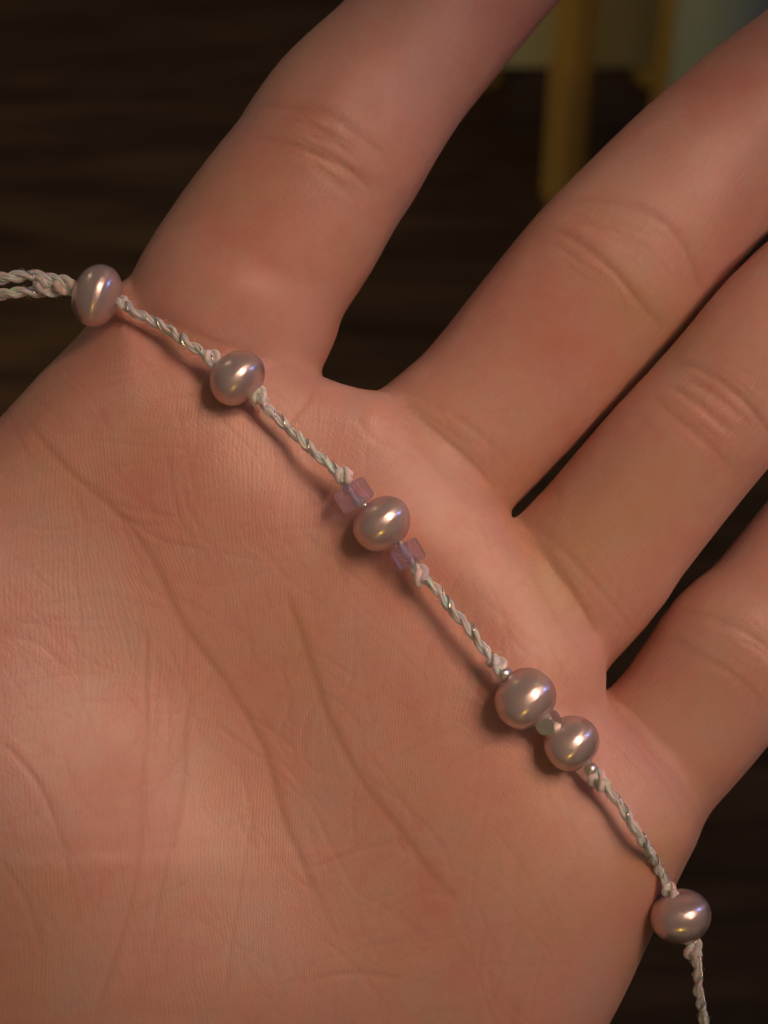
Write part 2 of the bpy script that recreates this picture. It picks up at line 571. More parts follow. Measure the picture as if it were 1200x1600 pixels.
def surface_nets(F):
    s = F < 0
    mixed = np.zeros([n - 1 for n in F.shape], np.uint8)
    for i in (0, 1):
        for j in (0, 1):
            for k in (0, 1):
                mixed += s[i:F.shape[0] - 1 + i, j:F.shape[1] - 1 + j, k:F.shape[2] - 1 + k]
    cells = np.argwhere((mixed > 0) & (mixed < 8))
    idx = np.full(mixed.shape, -1, np.int32)
    idx[tuple(cells.T)] = np.arange(len(cells))
    acc = np.zeros((len(cells), 3))
    cnt = np.zeros(len(cells))
    corners = [(i, j, k) for i in (0, 1) for j in (0, 1) for k in (0, 1)]
    vals = {c: F[cells[:, 0] + c[0], cells[:, 1] + c[1], cells[:, 2] + c[2]] for c in corners}
    for c in corners:
        for ax in range(3):
            if c[ax] == 0:
                e = list(c)
                e[ax] = 1
                a, b = vals[c], vals[tuple(e)]
                m = (a < 0) != (b < 0)
                t_ = a[m] / (a[m] - b[m])
                p = np.tile(np.array(c, float), (m.sum(), 1))
                p[:, ax] += t_
                acc[m] += p
                cnt[m] += 1
    V = cells + acc / cnt[:, None]
    Q = []
    for ax in range(3):
        u, w = (ax + 1) % 3, (ax + 2) % 3
        a = np.moveaxis(s, (ax, u, w), (0, 1, 2))
        cr = a[:-1] != a[1:]
        loc = np.argwhere(cr[:, 1:-1, 1:-1]) + [0, 1, 1]
        inside = a[loc[:, 0], loc[:, 1], loc[:, 2]]
        ii = np.moveaxis(idx, (ax, u, w), (0, 1, 2))
        q = np.stack([ii[loc[:, 0], loc[:, 1] - 1, loc[:, 2] - 1], ii[loc[:, 0], loc[:, 1], loc[:, 2] - 1],
                      ii[loc[:, 0], loc[:, 1], loc[:, 2]], ii[loc[:, 0], loc[:, 1] - 1, loc[:, 2]]], 1)
        q[~inside] = q[~inside][:, ::-1]
        Q.append(q)
    return V, np.concatenate(Q)


for q in (0, 1, -1, -2):               # close the cut end of the forearm
    field[q] = field[:, q] = field[:, :, q] = 1.0
V, Q = surface_nets(field)
del field
V = lo + V * H


def smooth(V, Q, it, lam=0.5, mu=None):
    E = np.concatenate([Q[:, [0, 1]], Q[:, [1, 2]], Q[:, [2, 3]], Q[:, [3, 0]]])
    n = len(V)
    deg = np.bincount(E[:, 0], minlength=n) + np.bincount(E[:, 1], minlength=n)
    for i in range(it):
        for w in ((lam,) if mu is None else (lam, mu)):
            A = np.stack([np.bincount(E[:, 0], V[E[:, 1], a], n) + np.bincount(E[:, 1], V[E[:, 0], a], n) for a in range(3)], 1)
            V = V + w * (A / deg[:, None] - V)
    return V


V = smooth(V, Q, 5, 0.6, -0.52)


def subdivide(V, Q):
    """one level of quad subdivision followed by smoothing"""
    E = np.concatenate([Q[:, [0, 1]], Q[:, [1, 2]], Q[:, [2, 3]], Q[:, [3, 0]]])
    Es = np.sort(E, 1)
    key = Es[:, 0].astype(np.int64) * len(V) + Es[:, 1]
    uq, inv = np.unique(key, return_inverse=True)
    ev = np.stack([uq // len(V), uq % len(V)], 1)
    nv, nq = len(V), len(Q)
    em = nv + inv.reshape(4, nq)
    fm = nv + len(uq) + np.arange(nq)
    W = np.concatenate([V, V[ev].mean(1), V[Q].mean(1)])
    e0, e1, e2, e3 = em
    return W, np.concatenate([np.stack([Q[:, 0], e0, fm, e3], 1), np.stack([e0, Q[:, 1], e1, fm], 1),
                              np.stack([fm, e1, Q[:, 2], e2], 1), np.stack([e3, fm, e2, Q[:, 3]], 1)])


V, Q = subdivide(V, Q)
V = smooth(V, Q, 2, 0.5, -0.45)


def vnormals(V, Q):
    fn = np.cross(V[Q[:, 2]] - V[Q[:, 0]], V[Q[:, 3]] - V[Q[:, 1]])
    n = np.stack([sum(np.bincount(Q[:, k], fn[:, a], len(V)) for k in range(4)) for a in range(3)], 1)
    return n / np.maximum(np.linalg.norm(n, axis=1), 1e-9)[:, None]


N_ = vnormals(V, Q)
if (N_[:, 2] * (V[:, 2] - V[:, 2].mean())).mean() < 0:
    Q = Q[:, ::-1]
    N_ = -N_

# creases: (photo px path, half width px, depth mm, colour weight)
creases = [
    # head line, heart line
    ([(40, 668), (65, 692), (119, 751), (184, 804), (237, 876), (285, 977), (350, 1066), (410, 1173), (439, 1279), (475, 1363), (534, 1481)], 12, 0.19, 0.8),
    ([(439, 905), (460, 950), (475, 1000), (497, 1070), (517, 1125), (570, 1220), (629, 1297), (677, 1363), (740, 1430)], 12, 0.18, 0.8),
    ([(184, 804), (225, 830), (270, 850), (330, 862)], 8, 0.12, 0.2),
    # upright folds over the thenar
    ([(232, 985), (229, 1036), (226, 1214), (208, 1392), (172, 1511), (140, 1605)], 8, 0.22, 0.35),
    ([(246, 1010), (243, 1110), (238, 1230)], 6, 0.10, 0.15),
    ([(298, 1080), (291, 1113), (285, 1244), (255, 1380), (240, 1450)], 7, 0.18, 0.3),
    ([(392, 1290), (386, 1321), (362, 1475), (350, 1560)], 7, 0.14, 0.2),
    ([(262, 1080), (258, 1220), (236, 1370)], 5, 0.08, 0.1),
    ([(0, 1155), (53, 1214), (89, 1290), (110, 1370)], 9, 0.16, 0.25),
    ([(-10, 1330), (40, 1400), (70, 1500)], 9, 0.14, 0.2),
    ([(410, 1173), (440, 1140), (458, 1080)], 7, 0.12, 0.15),
    ([(475, 1363), (560, 1330), (640, 1310)], 7, 0.12, 0.15),
    ([(430, 1180), (470, 1230), (520, 1330), (560, 1400)], 6, 0.10, 0.1),
    ([(570, 1440), (650, 1400), (720, 1400)], 7, 0.10, 0.1),
    ([(470, 1540), (540, 1520), (640, 1530)], 7, 0.12, 0.1),
    ([(640, 1340), (600, 1390), (585, 1450)], 6, 0.10, 0.1),
    ([(20, 1000), (60, 1010), (110, 1050)], 8, 0.10, 0.1),
    ([(430, 690), (470, 640), (492, 605)], 9, 0.18, 0.2),
    ([(555, 650), (590, 690), (660, 720)], 8, 0.10, 0.1),
    ([(330, 862), (420, 880), (500, 860)], 7, 0.07, 0.1),
    ([(740, 870), (700, 930), (670, 1010)], 8, 0.12, 0.1),
    ([(900, 1010), (860, 1090), (850, 1150)], 8, 0.08, 0.1),
    # index: base folds and middle joint
    ([(190, 470), (260, 500), (330, 530), (420, 560), (497, 588)], 12, 0.22, 0.2),
    ([(200, 500), (280, 528), (340, 552)], 8, 0.10, 0.1),
    ([(385, 160), (440, 165), (483, 170), (524, 183), (560, 208), (598, 234), (618, 262)], 9, 0.26, 0.45),
    ([(395, 205), (430, 222), (468, 232), (510, 250), (555, 275), (585, 300)], 11, 0.22, 0.4),
    ([(455, 185), (500, 210), (545, 240)], 7, 0.10, 0.2),
    ([(480, 255), (520, 290), (560, 320)], 8, 0.10, 0.1),
    # middle: base and joint
    ([(600, 625), (650, 655), (700, 695), (752, 745), (795, 800)], 12, 0.34, 0.3),
    ([(620, 600), (690, 640), (760, 690), (815, 750)], 10, 0.16, 0.15),
    ([(870, 325), (915, 312), (967, 317), (1033, 346), (1071, 388), (1092, 440), (1098, 470)], 9, 0.24, 0.35),
    ([(845, 355), (887, 371), (933, 400), (967, 433), (1000, 480), (1042, 518)], 10, 0.26, 0.4),
    ([(880, 350), (940, 360), (1000, 395), (1050, 460)], 7, 0.08, 0.2),
    # ring: base and joint
    ([(800, 815), (850, 872), (900, 940), (936, 1000)], 11, 0.38, 0.35),
    ([(830, 815), (890, 870), (950, 940), (985, 985)], 10, 0.14, 0.15),
    ([(1048, 560), (1090, 578), (1150, 618), (1190, 660), (1215, 700)], 9, 0.24, 0.4),
    ([(1010, 610), (1045, 642), (1080, 672), (1115, 702), (1160, 745)], 10, 0.24, 0.4),
    ([(1040, 600), (1095, 630), (1150, 680)], 7, 0.08, 0.2),
    # little finger: base and joint
    ([(945, 1095), (1000, 1140), (1050, 1200), (1092, 1280)], 11, 0.28, 0.25),
    ([(1055, 955), (1100, 962), (1150, 983), (1200, 1015), (1235, 1060)], 9, 0.24, 0.35),
    ([(1035, 985), (1095, 1025), (1150, 1055), (1195, 1100)], 10, 0.22, 0.35),
]
# finger folds: deeper mains, with finer broken lines beside them
for k, c in enumerate(list(creases)):
    if k >= 24:
        creases[k] = (c[0], c[1], c[2] * 0.72, min(c[3] * 1.25, 1))
        for q in range(7):
            o = rng.normal(0, 20)
            i0 = int(rng.integers(0, max(len(c[0]) - 2, 1)))
            sub = [(x + 0.67 * o + rng.normal(0, 3), y - 0.74 * o + rng.normal(0, 3)) for x, y in c[0][i0:i0 + 3]]
            if len(sub) > 2:
                creases.append((sub, rng.uniform(4.5, 6.5), rng.uniform(0.03, 0.085), 0.18))
# forks off the two long palm lines and the upright folds
for k, cnt in ((0, 11), (1, 9), (3, 6), (5, 4)):
    pl = catmull(creases[k][0], 6)
    for q in range(cnt):
        i = int(rng.integers(3, len(pl) - 3))
        t_ = pl[i + 2] - pl[i - 2]
        a = math.atan2(t_[1], t_[0]) + rng.choice([-1, 1]) * rng.uniform(0.25, 0.75) + (math.pi if rng.random() < 0.3 else 0)
        L = rng.uniform(45, 120)
        p = pl[i]
        b_ = rng.normal(0, 6)
        creases.append(([tuple(p), (p[0] + math.cos(a) * L * .5 - math.sin(a) * b_, p[1] + math.sin(a) * L * .5 + math.cos(a) * b_),
                         (p[0] + math.cos(a) * L, p[1] + math.sin(a) * L)], rng.uniform(4.5, 7), rng.uniform(0.05, 0.11), 0.3))
# many short fine lines, in the directions palm skin folds
for k in range(420):
    x, y = rng.uniform(-40, 900), rng.uniform(560, 1640)
    a = {0: 1.0, 1: 1.65, 2: -0.35}[int(rng.integers(0, 3))] + rng.normal(0, 0.25)
    L = rng.uniform(35, 110)
    b_ = rng.normal(0, 12)
    dx, dy = math.cos(a), math.sin(a)
    creases.append(([(x - dx * L, y - dy * L), (x - dy * b_, y + dx * b_), (x + dx * L, y + dy * L)], rng.uniform(3.8, 6), rng.uniform(0.025, 0.065), 0.16))

kk = D / (D - V[:, 2])
PX = 600 + V[:, 0] * S * kk
PY = 800 - V[:, 1] * S * kk
front = np.clip((N_[:, 2] - 0.1) / 0.4, 0, 1)
disp = np.zeros(len(V))
cre = np.zeros(len(V))
near = (front > 0)
for path, w, depth, cw in creases:
    pl = catmull(path, 4)
    m = 4 * w
    sel = np.where(near & (PX > pl[:, 0].min() - m) & (PX < pl[:, 0].max() + m) & (PY > pl[:, 1].min() - m) & (PY < pl[:, 1].max() + m))[0]
    x, y = PX[sel], PY[sel]
    best = np.full(len(sel), 1e9)
    tt = np.zeros(len(sel))
    n = len(pl) - 1
    wob = np.cumsum(rng.normal(0, 0.9, n + 1))
    pl = pl + np.stack([wob, -wob[::-1]], 1) * 0.6
    for k in range(n):
        a, b = pl[k], pl[k + 1]
        e = b - a
        t_ = np.clip(((x - a[0]) * e[0] + (y - a[1]) * e[1]) / (e @ e), 0, 1)
        d_ = np.hypot(x - a[0] - e[0] * t_, y - a[1] - e[1] * t_)
        mm = d_ < best
        best[mm] = d_[mm]
        tt[mm] = (k + t_[mm]) / n
    fade = np.clip(np.minimum(tt, 1 - tt) / 0.16, 0, 1)
    fade = fade * fade * (3 - 2 * fade)
    g = np.exp(-(best / w) ** 2)
    gs = np.exp(-(best / (0.42 * w)) ** 2)
    g2 = np.exp(-(best / (2.3 * w)) ** 2)
    disp[sel] += fade * depth * (-0.26 * g - 0.24 * gs + 0.05 * g2)
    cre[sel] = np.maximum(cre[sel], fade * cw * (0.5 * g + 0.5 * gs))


def wob3(V, s, n=6, seed=1):
    r = np.random.default_rng(seed)
    o = np.zeros(len(V))
    for i in range(n):
        d = r.normal(size=3)
        d /= np.linalg.norm(d)
        o += np.sin(V @ d * s * r.uniform(0.6, 1.6) + r.uniform(0, 6.28))
    return o / n


disp += 0.22 * wob3(V, 0.45, 7, 3) + 0.05 * wob3(V, 1.6, 9, 4)
V = V + N_ * (disp * np.clip(front + 0.25, 0, 1))[:, None]

# skin colour patches (flushed, yellowish, pale)


def pg(px, py, sx, sy, ang=0.0):
    dx, dy = PX - px, PY - py
    ca, sa = math.cos(ang), math.sin(ang)
    u, v = dx * ca + dy * sa, -dx * sa + dy * ca
    return np.exp(-(u / sx) ** 2 - (v / sy) ** 2)


red = (0.10 + 0.55 * pg(430, 330, 150, 90, -1.0) + 0.4 * pg(800, -20, 200, 120) + 0.6 * pg(850, 520, 90, 60, -0.8)
       + 0.35 * pg(270, 750, 190, 120, 0.6) + 0.35 * pg(640, 850, 220, 90, 0.8) + 0.3 * pg(760, 1010, 120, 90)
       + 0.35 * pg(30, 1000, 70, 80) + 0.3 * pg(930, 1330, 90, 70) + 0.35 * pg(1150, 130, 90, 70)
       + 0.3 * pg(940, 450, 60, 40, 0.6) + 0.2 * pg(560, 60, 90, 60)
       - 0.45 * pg(130, 900, 170, 90, 0.9) - 0.3 * pg(470, 1300, 160, 120, 0.8) - 0.25 * pg(300, 1500, 200, 120))
yel = (0.45 * pg(1000, 480, 80, 50, 0.7) + 0.45 * pg(900, 880, 150, 90, -0.8) + 0.35 * pg(720, 700, 120, 60, 0.75) + 0.45 * pg(870, 930, 80, 30, 0.9)
       + 0.3 * pg(480, 1000, 40, 130, -0.35) + 0.4 * pg(850, 1220, 60, 60) + 0.3 * pg(1000, 1350, 40, 120, 0.5) + 0.4 * pg(60, 640, 140, 40, -0.8)
       + 0.35 * pg(300, 280, 200, 40, -0.95) + 0.3 * pg(1060, 750, 120, 90, -0.8))
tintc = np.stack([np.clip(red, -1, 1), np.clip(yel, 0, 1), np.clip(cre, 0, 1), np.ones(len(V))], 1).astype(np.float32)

# flow: x counts across the fine skin lines (cm), y runs along them
ax_u = np.array([0.67, 0.74])
best = np.full(len(V), 1e9)
fl = np.zeros((len(V), 3), np.float32)
for i, nm in enumerate(('index', 'middle', 'ring', 'pinky')):
    c = chains[nm]
    r0 = c[4:]
    d_ = np.full(len(V), 1e9)
    for a, b in zip(r0[:-1], r0[1:]):
        e = b[:3] - a[:3]
        w = V - a[:3]
        t_ = np.clip(w @ e / (e @ e), 0, 1)
        d_ = np.minimum(d_, np.linalg.norm(w - t_[:, None] * e, axis=1) - a[3])
    m = d_ < best
    best[m] = d_[m]
fw = np.clip(1 - (best - 0.5) / 3.0, 0, 1)
fw = fw * fw * (3 - 2 * fw)
along = V[:, 0] * ax_u[0] + V[:, 1] * ax_u[1]
across = V[:, 0] * ax_u[1] - V[:, 1] * ax_u[0]
# over the palm the lines turn: upright on the thenar, slanting towards the little finger
turn = np.clip((PX - 300) / 600, 0, 1)
ang = 0.74 - 0.64 * turn * turn * (3 - 2 * turn)
pu = across * np.cos(ang) + along * np.sin(ang) + 3.2 * wob3(V, 0.16, 6, 11) + 0.9 * wob3(V, 0.5, 6, 12)
fl[:, 0] = (across * fw + (1 - fw) * pu) / 10
fl[:, 1] = along / 10
fl[:, 2] = V[:, 2] / 10

me = bpy.data.meshes.new('hand_skin')
me.vertices.add(len(V))
me.vertices.foreach_set('co', (V / 10).astype(np.float32).ravel())
me.loops.add(Q.size)
me.loops.foreach_set('vertex_index', Q.astype(np.int32).ravel())
me.polygons.add(len(Q))
me.polygons.foreach_set('loop_start', np.arange(0, Q.size, 4, dtype=np.int32))
me.polygons.foreach_set('use_smooth', np.ones(len(Q), bool))
me.update(calc_edges=True)
me.validate()
at = me.attributes.new('tint', 'FLOAT_COLOR', 'POINT')
at.data.foreach_set('color', tintc.ravel())
at = me.attributes.new('finger', 'FLOAT', 'POINT')
at.data.foreach_set('value', fw.astype(np.float32))
at = me.attributes.new('flow', 'FLOAT_VECTOR', 'POINT')
at.data.foreach_set('vector', fl.ravel())
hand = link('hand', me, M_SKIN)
hand.matrix_world = HF
tag(hand, 'open left hand, palm towards the viewer, with a string of pearls lying across it', 'hand')
print('HAND', len(V), len(Q))


def skin_z(px, py):
    m = (np.abs(PX - px) < 8) & (np.abs(PY - py) < 8) & (N_[:, 2] > 0)
    return float(V[m, 2].max()) if m.any() else None


# ------------------------------------------------------------------ the bracelet
bracelet = bpy.data.objects.new('bracelet', None)
col.objects.link(bracelet)
bracelet.empty_display_size = 0.5
bracelet.matrix_world = HF
tag(bracelet, 'bracelet of mauve pearls knotted on white twisted cord with lilac and silver beads', 'bracelet')


def frames(pts):
    """unit tangents and two carried normals along a polyline"""
    T_ = np.gradient(pts, axis=0)
    T_ /= np.linalg.norm(T_, axis=1)[:, None]
    n = np.cross(T_[0], [0, 0, 1.0])
    n /= np.linalg.norm(n)
    U = []
    for t_ in T_:
        n = n - (n @ t_) * t_
        n /= np.linalg.norm(n)
        U.append(n)
    U = np.array(U)
    return T_, U, np.cross(T_, U)


def tube(pts, rad, sides=8, verts=None, faces=None, uvs=None, squash=None):
    pts = np.asarray(pts)
    T_, U, W = frames(pts)
    rad = np.broadcast_to(rad, len(pts))
    base = len(verts)
    s = 0.0
    for i, p in enumerate(pts):
        if i:
            s += np.linalg.norm(pts[i] - pts[i - 1])
        for k in range(sides):
            a = 2 * math.pi * k / sides
            verts.append((p + rad[i] * (math.cos(a) * U[i] + math.sin(a) * W[i])) / 10)
            uvs.append((k / sides, s))
    for i in range(len(pts) - 1):
        for k in range(sides):
            a, b = base + i * sides + k, base + i * sides + (k + 1) % sides
            faces.append((a, b, b + sides, a + sides))
    faces.append(tuple(base + k for k in range(sides))[::-1])
    faces.append(tuple(base + (len(pts) - 1) * sides + k for k in range(sides)))


def tube_mesh(name, tubes):
    v, f, u = [], [], []
    for pts, rad, sides in tubes:
        tube(pts, rad, sides, v, f, u)
    me = mesh_from(name, v, f)
    lay = me.uv_layers.new(name='uv')
    vi = np.zeros(len(me.loops), np.int32)
    me.loops.foreach_get('vertex_index', vi)
    lay.data.foreach_set('uv', np.array(u, np.float32)[vi].ravel())
    return me


def resample(pts, step):
    d = np.concatenate([[0], np.cumsum(np.linalg.norm(np.diff(pts, axis=0), axis=1))])
    n = max(int(d[-1] / step), 4)
    s = np.linspace(0, d[-1], n + 1)
    return np.stack([np.interp(s, d, pts[:, k]) for k in range(3)], 1), s


def path3(px):
    """(x px, y px, height mm above the palm plane) -> smooth 3D path"""
    return catmull([P(x, y, z) for x, y, z in px], 8)


def make_cord(px, radius=0.275, pitch=3.2, seed=0):
    r = np.random.default_rng(seed)
    c, s = resample(path3(px), 0.14)
    # a slight wander
    T_, U, W = frames(c)
    wx = np.convolve(r.normal(0, 1, len(s) + 24), np.hanning(25) / 12, 'valid')[:len(s)] * 0.10
    c = c + U * wx[:, None]
    T_, U, W = frames(c)
    # uneven twist
    tw = np.convolve(r.normal(0, 1, len(s) + 40), np.hanning(41) / 20, 'valid')[:len(s)] * 0.55
    ph = 2 * math.pi * s / pitch + tw
    tubes = []
    q_ = radius / 0.36
    for k in range(2):
        a = ph + math.pi * k
        off = 0.27 * q_ * (1 + 0.15 * np.sin(s * 1.7 + k * 2.1))
        du = U * np.cos(a)[:, None] + W * np.sin(a)[:, None]
        ply = c + du * off[:, None]
        dv = np.cross(T_, du)
        for y in range(3):
            b = -ph * 1.35 + 2 * math.pi * y / 3 + k + 0.5 * np.sin(s * 0.9 + y + k)
            yo = 0.155 * q_ * (1 + 0.18 * np.sin(s * 2.6 + y * 2 + k))
            yr = 0.235 * q_ * (1 + 0.14 * np.sin(s * 3.3 + y + 2 * k + r.uniform(0, 6)))
            tubes.append((ply + du * (yo * np.cos(b))[:, None] + dv * (yo * np.sin(b))[:, None], yr, 7))
    # stray fibres
    for q in range(int(len(s) * 0.30)):
        i = int(r.integers(1, len(s) - 2))
        a = r.uniform(0, 6.28)
        d0 = U[i] * math.cos(a) + W[i] * math.sin(a)
        p = c[i] + d0 * 0.58
        L = r.uniform(0.25, 0.8)
        dirn = T_[i] * r.choice([-1, 1]) * r.uniform(0.5, 1.2) + d0 * r.uniform(0.1, 0.6)
        q1 = p + dirn * L * 0.5
        q2 = p + dirn * L + r.normal(0, 0.12, 3)
        tubes.append((np.array([p - d0 * 0.1, q1, q2]), np.array([0.018, 0.016, 0.01]), 3))
    o = link('cord', tube_mesh('cord', tubes), M_CORD, bracelet)
    # the glinting thread laid in with the strands
    a = ph + 2 * math.pi * 0.5 / 3
    off = 0.42 + 0.05 * np.sin(s * 3.1 + seed)
    th = [(c + U * (off * np.cos(a))[:, None] + W * (off * np.sin(a))[:, None], 0.085, 5),
          (c + U * ((off + 0.02) * np.cos(a + 2.3))[:, None] + W * ((off - 0.06) * np.sin(a + 2.3))[:, None], 0.06, 5)]
    link('metallic_thread', tube_mesh('metallic_thread', th), M_THREAD, o)
    return o


def make_knot(px, py, z, dirpx, size=1.0, seed=0):
    """an overhand knot pulled tight round the cord"""
    r = np.random.default_rng(seed + 50)
    c = P(px, py, z)
    t_ = P(px + dirpx[0], py + dirpx[1], z) - c
    t_ /= np.linalg.norm(t_)
    u = np.cross(t_, [0, 0, 1.0])
    w = np.cross(t_, u)
    a = np.linspace(0, 2 * math.pi, 70)
    p0 = r.uniform(0, 6)
    x = (0.42 + 0.22 * np.cos(3 * a)) * np.cos(2 * a + p0)
    y = (0.42 + 0.22 * np.cos(3 * a)) * np.sin(2 * a + p0)
    zz = 0.50 * np.sin(3 * a) + 0.2 * np.sin(a)
    pts = c + size * (np.outer(x, u) + np.outer(y, w) + np.outer(zz, t_))
    pts2 = c + size * (np.outer(np.linspace(-.8, .8, 9), t_))
    me = tube_mesh('knot', [(pts, 0.31 * size, 8), (pts2, 0.34 * size, 8)])
    return link('knot', me, M_CORD, bracelet)


def bead_frame(c, axis):
    """matrix with local z along the string"""
    a = Vector(axis).normalized()
    x = Vector((0, 0, 1)).cross(a).normalized()
    y = a.cross(x)
    return Matrix(((x.x, y.x, a.x, c[0] / 10), (x.y, y.y, a.y, c[1] / 10), (x.z, y.z, a.z, c[2] / 10), (0, 0, 0, 1)))


def make_pearl(px, py, z, axis, r_across, r_along, lump=0.03, seed=0):
    """a slightly uneven drilled freshwater pearl; axis in photo px (y down)"""
    r = np.random.default_rng(seed + 90)
    bm = bmesh.new()
    bmesh.ops.create_uvsphere(bm, u_segments=64, v_segments=40, radius=1)
    ph = r.uniform(0, 6.28, 6)
    for v in bm.verts:
        p = v.co.copy()
        th = math.atan2(p.y, p.x)
        rad = math.hypot(p.x, p.y)
        k = 1 + lump * (math.sin(2 * th + ph[0]) * rad + 0.7 * math.sin(3 * p.z + ph[1]) + 0.5 * math.sin(th + 2 * p.z + ph[2]) * rad)
        # squarer shoulders and a dimple at the drill hole
        q = abs(p.z)
        dim = 1 - 0.10 * math.exp(-(rad / 0.24) ** 2)
        v.co = Vector((p.x * r_across * k, p.y * r_across * k, p.z * r_along * k * dim)) / 10
    me = bpy.data.meshes.new('pearl')
    bm.to_mesh(me)
    bm.free()
    me.polygons.foreach_set('use_smooth', [True] * len(me.polygons))
    o = link('pearl', me, M_PEARL, bracelet)
    o.matrix_local = bead_frame(P(px, py, z), (axis[0], -axis[1], axis[2] if len(axis) > 2 else 0))
    return o


def make_crystal(px, py, z, axis, across, along, roll):
    """a drilled cube bead with worn edges"""
    bm = bmesh.new()
    n = 32
    hr = 0.42

    def ring(rf, zz):
        out = []
        for k in range(n):
            a = 2 * math.pi * (k + 0.5) / n
            rr = rf(a)
            out.append(bm.verts.new((rr * math.cos(a) / 10, rr * math.sin(a) / 10, zz / 10)))
        return out

    h, l = across / 2, along / 2

    def sq(s):
        return lambda a: s / ((abs(math.cos(a)) ** 6 + abs(math.sin(a)) ** 6) ** (1 / 6))
    hole = lambda a: hr
    rings = [ring(hole, -l * 0.94), ring(lambda a: hr * 1.2, -l), ring(sq(h * 0.76), -l), ring(sq(h * 0.93), -l * 0.92), ring(sq(h), -l * 0.72),
             ring(sq(h), l * 0.72), ring(sq(h * 0.93), l * 0.92), ring(sq(h * 0.76), l), ring(lambda a: hr * 1.2, l), ring(hole, l * 0.94)]
    for i in range(len(rings)):
        a, b = rings[i], rings[(i + 1) % len(rings)]
        for k in range(n):
            bm.faces.new((a[k], a[(k + 1) % n], b[(k + 1) % n], b[k]))
    bmesh.ops.recalc_face_normals(bm, faces=bm.faces[:])
    me = bpy.data.meshes.new('crystal_bead')
    bm.to_mesh(me)
    bm.free()
    o = link('crystal_bead', me, M_CRYSTAL, bracelet)
    o.matrix_local = bead_frame(P(px, py, z), (axis[0], -axis[1], 0)) @ Matrix.Rotation(roll, 4, 'Z')
    return o


def make_silver(px, py, z, axis, rad, length):
    """a small round drilled bead"""
    prof = []
    for i in range(15):
        a = math.pi * (i / 14 - 0.5) * 0.80
        prof.append((rad * math.cos(a), length * math.sin(a)))
    prof = [(0.28, prof[0][1])] + prof + [(0.28, prof[-1][1])]
    v, f = [], []
    n = 32
    for r_, zz in prof:
        for k in range(n):
            a = 2 * math.pi * k / n
            v.append((r_ * math.cos(a) / 10, r_ * math.sin(a) / 10, zz / 10))
    m_ = len(prof)
    for i in range(m_):
        for k in range(n):
            a, b = i * n + k, i * n + (k + 1) % n
            j = (i + 1) % m_
            f.append((a, b, j * n + (k + 1) % n, j * n + k))
    o = link('silver_bead', mesh_from('silver_bead', v, f), M_SILVER, bracelet)
    o.matrix_local = bead_frame(P(px, py, z), (axis[0], -axis[1], 0))
    return o


def make_faceted(px, py, z, axis, size, roll):
    """a silver cube with its corners cut off, flat facets"""
    bm = bmesh.new()
    bmesh.ops.create_cube(bm, size=size / 10)
    bmesh.ops.bevel(bm, geom=bm.verts[:], offset=size / 10 * 0.40, segments=1, affect='VERTICES')
    bmesh.ops.bevel(bm, geom=bm.edges[:], offset=0.006, segments=2, affect='EDGES')
    me = bpy.data.meshes.new('faceted_silver_bead')
    bm.to_mesh(me)
    bm.free()
    o = link('faceted_silver_bead', me, M_SILVER, bracelet)
    o.matrix_local = bead_frame(P(px, py, z), (axis[0], -axis[1], 0)) @ Matrix.Rotation(roll, 4, 'Z') @ Matrix.Rotation(0.0, 4, 'X')
    return o


def rest(px, py, r, gap=0.0):
    z = skin_z(px, py)
    return (z if z is not None else -3.0) + r + gap


# beads, from the left end of the string to the hanging end
z1 = rest(185, 485, 2.2) - 0.4
z2 = rest(370, 590, 2.45)
z3 = rest(597, 820, 2.4)
z4 = rest(821, 1091, 2.5)
z5 = rest(892, 1161, 2.4)
z6 = rest(1025, 1430, 2.2) - 1.4
print('BEADZ', z1, z2, z3, z4, z5, z6)
make_pearl(151, 461, z1, (0.93, 0.30, 0.10), 2.83, 2.15, 0.02, 1)
make_pearl(370, 590, z2, (0.70, 0.71, 0.05), 2.66, 2.26, 0.03, 2)
make_pearl(597, 819, z3, (0.60, 0.80, 0.0), 2.68, 2.28, 0.025, 3)
make_pearl(821, 1091, z4, (0.68, 0.73, 0.05), 2.74, 2.46, 0.035, 4)
make_pearl(892, 1161, z5, (0.66, 0.75, -0.05), 2.55, 2.32, 0.03, 5)
make_pearl(1064, 1432, z6, (0.20, 0.98, -0.15), 2.86, 2.36, 0.02, 6)
zc1, zc2 = z3 + 0.1, z3 - 0.2
make_crystal(553, 774, zc1, (0.55, 0.83), 2.7, 2.1, 0.35)
make_crystal(637, 866, zc2, (0.50, 0.86), 2.6, 2.05, 0.15)
make_silver(788, 1053, z4 - 0.1, (0.66, 0.75), 0.72, 0.62)
make_silver(923, 1202, z5 - 0.2, (0.60, 0.80), 0.66, 0.58)
make_faceted(857, 1129, (z4 + z5) / 2 + 0.2, (0.70, 0.71), 1.85, 0.45)

# cord runs between the beads
make_cord([(172, 468, z1), (190, 474, z1 + .1), (215, 490, z1 + .4), (260, 513, z1 + .9), (300, 541, z2 - .1), (338, 566, z2), (360, 582, z2)], seed=1)
make_cord([(385, 598, z2), (403, 615, z2), (422, 643, z2 + .1), (455, 672, z2 + .1), (486, 702, z3), (516, 728, z3 + .1), (543, 752, zc1)], seed=2)
make_cord([(530, 742, zc1), (553, 774, zc1), (597, 819, z3), (637, 866, zc2), (655, 894, zc2)], 0.20, 3.0, seed=9)
make_cord([(645, 880, zc2), (656, 897, zc2), (676, 914, z3), (703, 948, z3), (736, 986, z4 - .1), (760, 1019, z4 - .1), (782, 1046, z4 - .1)], seed=3)
make_cord([(775, 1040, z4), (821, 1091, z4), (857, 1129, (z4 + z5) / 2 + .2), (892, 1161, z5), (930, 1210, z5 - .2)], 0.16, 3.0, seed=10)
